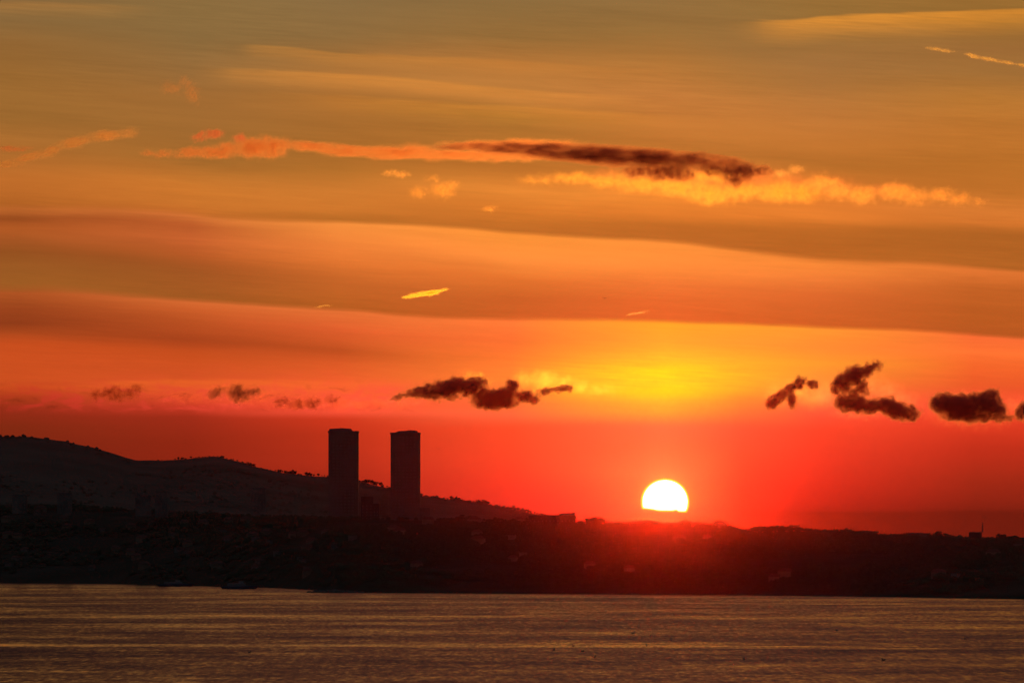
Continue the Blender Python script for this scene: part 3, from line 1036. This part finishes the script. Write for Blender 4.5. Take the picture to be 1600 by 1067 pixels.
# ------------------------------------------------------------------ clouds
def cloud(label, D, blobs, tau, color, noise_px=14.0, amp=6.0, soft=0.45, aniso=0.9, erode=0.3, cat='cloud', name='cloud', group=None, depthk=1.6, seed=0.0, absorb=None, stretch=1.0):
    """blobs: (X, Y, rx, ry, slope) in photo pixels; real size follows from D"""
    px = D / FPX
    cx = sum(b[0] for b in blobs) / len(blobs)
    cyy = sum(b[1] for b in blobs) / len(blobs)
    loc = at(cx, cyy, D)
    bm = bmesh.new()
    prim = []
    for b in blobs:
        X, Y, rx, ry = b[:4]
        a = b[4] if len(b) > 4 else 0.0
        ryd = max(min(rx, ry * depthk), ry)
        gr_ = 0.6 * amp
        rx, ry, ryd = rx * 1.2 + gr_, ry * 1.2 + gr_, ryd * 1.2 + gr_
        prim.append(((X - cx), -(Y - cyy), rx, ry, ryd, a))
        g0 = bmesh.ops.create_icosphere(bm, subdivisions=3, radius=1.0)
        m_ = amp * 1.3 + 2.0
        for v in g0['verts']:
            x, y, z = v.co.x * (rx + m_), v.co.y * (ryd + m_), v.co.z * (ry + m_)
            x, z = x * math.cos(a) - z * math.sin(a), x * math.sin(a) + z * math.cos(a)
            v.co = Vector((x + X - cx, y, z - (Y - cyy))) * px
    me = bpy.data.meshes.new('tmp')
    bm.to_mesh(me); bm.free()
    tmp = bpy.data.objects.new('tmp', me)
    COL.objects.link(tmp)
    rm = tmp.modifiers.new('r', 'REMESH')
    rm.mode = 'VOXEL'
    rm.voxel_size = max(1.6, min(b[3] for b in blobs) * 0.3) * px
    dg = bpy.context.evaluated_depsgraph_get()
    me2 = bpy.data.meshes.new_from_object(tmp.evaluated_get(dg))
    bpy.data.objects.remove(tmp)
    me2.name = name
    o = bpy.data.objects.new(name, me2)
    COL.objects.link(o)
    o.location = loc
    tag(o, label, cat, group)
    m = bpy.data.materials.new(name + '_vapour')
    m.use_nodes = True
    t = NT(m.node_tree)
    tc_ = t.n.new('ShaderNodeTexCoord')
    p = t.vmath('SCALE', tc_.outputs['Object'], scale=1.0 / px)
    q = t.vmath('MULTIPLY', p, (1.0 / stretch, 1.0, 1.0))
    q = t.vmath('ADD', q, (seed * 37.0, seed * 11.0, 0))
    nf, nc = t.noise(q, 1.0 / noise_px, 6.0, 0.62)
    nf2, _ = t.noise(q, 1.0 / (noise_px * 0.55), 5.0, 0.6)
    p = t.vmath('ADD', p, t.vmath('SCALE', t.vmath('SUBTRACT', nc, (0.5, 0.5, 0.5)), scale=amp * 6.5))
    fld = None
    for x, z, rx, ry, ryd, a in prim:
        d = t.vmath('SUBTRACT', p, (x, 0, z))
        if a:
            rt = t.n.new('ShaderNodeVectorRotate')
            rt.rotation_type = 'Y_AXIS'
            rt.inputs['Angle'].default_value = a
            t.put(rt.inputs[0], d)
            d = rt.outputs[0]
        l = t.vmath('LENGTH', t.vmath('MULTIPLY', d, (1 / rx, 1 / ryd, 1 / ry)))
        f = t.math('SUBTRACT', 1.0, l)
        fld = f if fld is None else t.math('SMOOTH_MAX', fld, f, 0.25)
    fld = t.math('SUBTRACT', fld, t.math('MULTIPLY', t.math('SUBTRACT', nf, 0.5), erode * 5.0))
    fld = t.math('SUBTRACT', fld, t.math('MULTIPLY', t.math('SUBTRACT', nf2, 0.5), erode * 4.0))
    dens = t.math('POWER', t.rng(fld, 0.0, soft), 1.3)
    dens = t.math('MULTIPLY', dens, t.rng(nf2, 0.36, 0.64, 0.15, 1.85))
    mry = sum(b[4] for b in prim) / len(prim)
    dens = t.math('MULTIPLY', dens, tau / (1.5 * mry * px))
    pv = t.n.new('ShaderNodeVolumePrincipled')
    pv.inputs['Color'].default_value = (*color, 1)
    pv.inputs['Anisotropy'].default_value = aniso
    if absorb:
        pv.inputs['Absorption Color'].default_value = (*absorb, 1)
    t.link(dens, pv.inputs['Density'])
    oo = t.n.new('ShaderNodeOutputMaterial')
    t.link(pv.outputs[0], oo.inputs['Volume'])
    me2.materials.clear()
    me2.materials.append(m)
    ext = max(o.dimensions) or 1.0
    xs_ = [v.co for v in me2.vertices]
    lo = [min(c[i] for c in xs_) for i in range(3)]
    hi = [max(c[i] for c in xs_) for i in range(3)]
    avg = sum(hi[i] - lo[i] for i in range(3)) / 3
    m.cycles.volume_step_rate = max(0.02, min(1.0, (mry * px * 0.35) / (0.1 * avg)))
    m.cycles.volume_sampling = 'MULTIPLE_IMPORTANCE'
    return o


DARK = (0.95, 0.50, 0.46)
LIT = (0.97, 0.7, 0.3)
LOW, UP = 30000.0, 22000.0

cloud('ragged dark cloud left of the sun column, wider left lump of the pair', LOW,
      [(655, 613, 18, 7, .1), (672, 611, 24, 9), (700, 607, 26, 12), (712, 601, 16, 10), (735, 604, 24, 11, .15), (744, 598, 10, 8), (630, 618, 22, 3, .3), (688, 618, 30, 5)], 5.8, DARK, 11, 4.2, .32, aniso=.82, erode=.2, seed=1)
cloud('flat based dark cloud left of the sun column, lower lump of the pair', LOW,
      [(772, 628, 34, 10), (762, 619, 24, 9), (785, 618, 20, 10), (800, 604, 9, 11, .5), (822, 620, 20, 7, -.25), (832, 624, 10, 5), (860, 610, 22, 4, .2), (882, 606, 12, 5, .1)], 5.8, DARK, 11, 4.2, .32, aniso=.82, erode=.2, seed=2)
cloud('dark slanting cloud with a ragged tail, middle of those right of the sun', LOW,
      [(1368, 573, 9, 4.5, .3), (1355, 578, 15, 8, .35), (1335, 587, 18, 12, .35), (1318, 598, 15, 13, .4), (1306, 607, 8, 8), (1346, 605, 8, 10, .3), (1335, 616, 8, 8), (1321, 629, 15, 12), (1340, 631, 17, 11), (1362, 635, 22, 9), (1384, 633, 17, 11), (1402, 641, 25, 11, -.2), (1422, 646, 14, 8)], 5.8, DARK, 12, 4.7, .32, aniso=.82, erode=.2, seed=3)
cloud('small wispy dark red cloud right of the sun column', LOW,
      [(1207, 629, 11, 9, .6), (1219, 619, 13, 7, .7), (1235, 608, 13, 7, .7), (1250, 598, 9, 9), (1237, 624, 6, 12), (1270, 600, 10, 5)], 5.5, DARK, 10, 3.6, .4, aniso=.82, erode=.2, seed=4)
cloud('solid flat based dark cloud close to the right edge', LOW,
      [(1474, 631, 20, 14), (1500, 636, 28, 18), (1520, 630, 18, 14), (1540, 631, 22, 17), (1547, 619, 14, 9, .4), (1556, 639, 16, 12), (1518, 649, 46, 9), (1566, 652, 14, 6), (1478, 622, 11, 7)], 7.0, DARK, 12, 3.8, .32, aniso=.82, erode=.2, seed=5)
cloud('small dark cloud cut off by the right edge', LOW,
      [(1596, 645, 8, 11), (1608, 640, 14, 12), (1625, 648, 20, 8)], 5.8, DARK, 10, 3.4, .32, aniso=.82, erode=.2, seed=6)
cloud('faint dark red cloud scrap above the left end of the hill', LOW,
      [(150, 618, 8, 5), (170, 612, 18, 5, .3), (182, 618, 22, 5), (204, 613, 14, 6, .3)], 1.9, (.8, .2, .15), 9, 6, .6, aniso=.8, seed=7)
cloud('small dark red cloud scrap above the dip of the hill', LOW,
      [(338, 613, 14, 5, .3), (368, 613, 12, 9, .5), (378, 616, 18, 7), (395, 612, 12, 5), (372, 625, 8, 4)], 2.6, (.8, .35, .3), 9, 5, .55, aniso=.8, seed=8)
cloud('faint red cloud scraps above the left tower', LOW,
      [(465, 632, 14, 5), (488, 630, 10, 6), (520, 625, 10, 4), (440, 628, 12, 4)], 1.9, (.8, .2, .15), 9, 6, .6, aniso=.8, seed=9)
cloud('long faint pink cloud strip above the dip of the hill and the towers', LOW + 2500,
      [(290, 622, 60, 6), (380, 622, 60, 10), (460, 630, 60, 8), (540, 630, 60, 8), (610, 628, 50, 7), (340, 606, 30, 5, .2)], .35, (.95, .28, .35), 12, 6, .8, aniso=.93, seed=40, stretch=1.5)
cloud('pale pink cloud filling the gaps of the dark slanting cloud', LOW + 2500,
      [(1290, 618, 20, 14), (1350, 605, 28, 16, .3), (1385, 612, 22, 14), (1400, 625, 34, 14), (1350, 645, 60, 6), (1520, 640, 70, 24), (1590, 636, 30, 14)], .38, (.97, .42, .5), 10, 7, .8, aniso=.94, seed=41)
cloud('thin golden wispy cloud behind the dark pair left of the sun column', LOW + 3000,
      [(745, 592, 24, 6, -.3), (820, 592, 16, 9), (850, 594, 26, 12), (880, 600, 18, 9), (905, 604, 14, 8), (935, 608, 30, 5)], .45, LIT, 11, 7, .9, aniso=.95, seed=10)
cloud('pale golden rim cloud around the wispy cloud right of the sun', LOW + 3000,
      [(1215, 615, 20, 18, .6), (1245, 610, 26, 16), (1270, 620, 26, 15), (1295, 605, 18, 10)], .3, (.97, .5, .32), 12, 7, .9, aniso=.95, seed=11)

# upper row
cloud('long thin pink cloud at the left of the upper row', UP,
      [(232, 238, 14, 3), (262, 241, 34, 4), (300, 240, 44, 7), (345, 236, 44, 10), (398, 231, 36, 15), (430, 226, 24, 12), (420, 240, 26, 8)], 1.3, (.98, .55, .42), 18, 4, .6, erode=.2, aniso=.93, seed=12)
cloud('small pink cloudlet above the long pink cloud', UP,
      [(312, 214, 13, 5, .15), (332, 210, 17, 6, .1), (375, 217, 12, 5)], 1.2, (.96, .42, .45), 10, 4, .55, aniso=.93, seed=13)
cloud('thin pink ribbon cloud in the middle of the upper row', UP,
      [(480, 229, 44, 8, -.1), (545, 236, 60, 9, -.05), (620, 238, 70, 10), (700, 242, 80, 8), (780, 245, 90, 7), (745, 226, 60, 6), (840, 224, 70, 6)], 1.3, (.97, .54, .42), 20, 3, .5, erode=.16, aniso=.93, seed=14, stretch=2.2)
cloud('long dark brown bar cloud in the middle of the upper row', UP - 1500,
      [(730, 229, 50, 5), (800, 232, 64, 9), (870, 237, 74, 13, -.05), (940, 243, 74, 15, -.06), (1010, 247, 74, 14, -.05), (1080, 250, 64, 11, -.05), (1125, 252, 34, 7)], 3.6, (.95, .47, .42), 20, 2.6, .5, aniso=.85, erode=.1, seed=15, stretch=2.6)
cloud('dark brown lumpy cloud under the right end of the bar cloud', UP - 1500,
      [(1000, 268, 28, 8), (1040, 270, 40, 10), (1070, 275, 16, 8), (1120, 264, 30, 8), (1155, 268, 34, 13), (1150, 280, 20, 9), (1190, 268, 16, 6)], 3.0, (.95, .47, .42), 16, 4.5, .5, aniso=.85, erode=.16, seed=16)
cloud('bright golden cloud under the dark clouds of the upper row', UP,
      [(840, 281, 34, 5), (890, 279, 50, 7), (950, 283, 56, 10, -.05), (1010, 288, 50, 11), (1060, 293, 46, 13), (1110, 302, 40, 14), (1160, 298, 44, 12), (1220, 300, 42, 15), (1255, 302, 26, 13), (1110, 275, 50, 9)], 1.0, (.98, .68, .3), 17, 5, .7, erode=.32, aniso=.95, seed=17)
cloud('soft orange veil of cloud between the dark brown cloud and the golden cloud', UP + 900,
      [(960, 272, 40, 8), (1080, 280, 60, 12), (1180, 278, 50, 16), (1240, 284, 36, 13), (1300, 290, 40, 12), (1390, 298, 40, 9)], .45, (.97, .45, .4), 15, 7, .9, aniso=.94, seed=45)
cloud('orange puffy cloud at the right end of the upper row', UP,
      [(1285, 285, 24, 11), (1310, 300, 28, 11), (1345, 305, 26, 12), (1400, 300, 30, 12), (1430, 308, 30, 10), (1470, 305, 26, 9), (1500, 311, 22, 7), (1530, 317, 10, 4)], 1.0, (.98, .66, .42), 14, 5, .7, erode=.32, aniso=.95, seed=18)
cloud('tiny orange puff above the orange puffy cloud', UP, [(1243, 265, 11, 5), (1220, 272, 14, 4)], .7, (.98, .75, .6), 9, 4, .6, aniso=.95, seed=19)
cloud('small flat orange cloudlet below the pink ribbon cloud', UP, [(612, 271, 16, 3), (628, 273, 12, 4)], 1.0, (.98, .72, .5), 9, 3, .6, aniso=.95, seed=20)
cloud('small puffy golden cloudlet below the pink ribbon cloud', UP, [(653, 301, 12, 7), (692, 297, 20, 9), (705, 290, 10, 6), (676, 279, 14, 2.5)], .65, (.98, .65, .35), 10, 5, .65, aniso=.95, seed=21)
cloud('tiny faint cloudlet right of the puffy golden cloudlet', UP, [(765, 327, 12, 3)], .35, (.98, .65, .35), 9, 3, .6, aniso=.95, seed=22)
cloud('slanting pale orange cloud streak at the left edge', UP,
      [(12, 254, 18, 4, .3), (45, 246, 30, 7, .3), (80, 236, 26, 6, .45), (120, 222, 36, 7, .25), (165, 213, 34, 8, .1), (195, 209, 16, 6, .1)], 1.3, (.98, .75, .6), 16, 3.5, .6, erode=.18, aniso=.95, seed=23, stretch=2.5)
cloud('small pink scrap at the left edge above the slanting streak', UP, [(18, 233, 26, 3)], .9, (.96, .5, .45), 10, 3, .6, aniso=.93, seed=24, stretch=2)
cloud('small upright pale wisp high in the left sky', UP + 2000, [(289, 131, 9, 9), (299, 147, 8, 14, .1), (268, 137, 18, 7)], .5, (.98, .6, .4), 12, 6, .8, aniso=.95, seed=25)
cloud('bright yellow streak of cloud in the middle of the sky', UP + 4000, [(638, 463.5, 11, 2, .1), (655, 461, 20, 3.2, .1), (674, 458, 17, 3.4, .12), (690, 454.5, 9, 2, .3)], 3.0, (1, .95, .35), 10, 1.8, .8, aniso=.96, seed=26, stretch=2)


def trail(label, D, X0, Y0, X1, Y1, r_px, tau, seed):
    L_ = math.hypot(X1 - X0, Y1 - Y0)
    a = -math.atan2(Y1 - Y0, X1 - X0)
    n = max(2, int(L_ / 18))
    bl = [(X0 + (X1 - X0) * (i + .5) / n, Y0 + (Y1 - Y0) * (i + .5) / n, L_ / n * .85, r_px, a) for i in range(n)]
    return cloud(label, D, bl, tau, (1, .93, .75), 9, 1.2, .7, aniso=.96, cat='contrail', name='contrail', seed=seed, depthk=1.2, stretch=2.0)


trail('long bright contrail running off the upper right edge', UP + 3000, 1514, 87, 1625, 107, 2.4, 1.5, 30)
trail('short contrail scrap left of the long bright contrail', UP + 3000, 1452, 76, 1486, 81, 2.4, .8, 31)
trail('tiny pale contrail left of the yellow cloud streak', UP + 3000, 494, 479, 516, 477, 1.4, .4, 32)
trail('tiny pale contrail above the glowing yellow sky', UP + 3000, 984, 491, 1010, 487, 1.4, .25, 33)

# ------------------------------------------------------------------ haze in the air
HAZE = 2.7e-6
hm = bpy.data.materials.new('sea_air')
hm.use_nodes = True
t = NT(hm.node_tree)
pv = t.n.new('ShaderNodeVolumePrincipled')
pv.inputs['Color'].default_value = (1.0, 0.06, 0.08, 1)
pv.inputs['Density'].default_value = HAZE
pv.inputs['Anisotropy'].default_value = 0.988
oo = t.n.new('ShaderNodeOutputMaterial')
t.link(pv.outputs[0], oo.inputs['Volume'])
hm.cycles.volume_sampling = 'EQUIANGULAR'
bm = bmesh.new()
box(bm, -15000, 15000, -3000, 13500, -4.0, 260.0)
hz_ = bm_obj('haze', bm, hm)
tag(hz_, 'thin warm haze in the air over the water', kind='stuff')
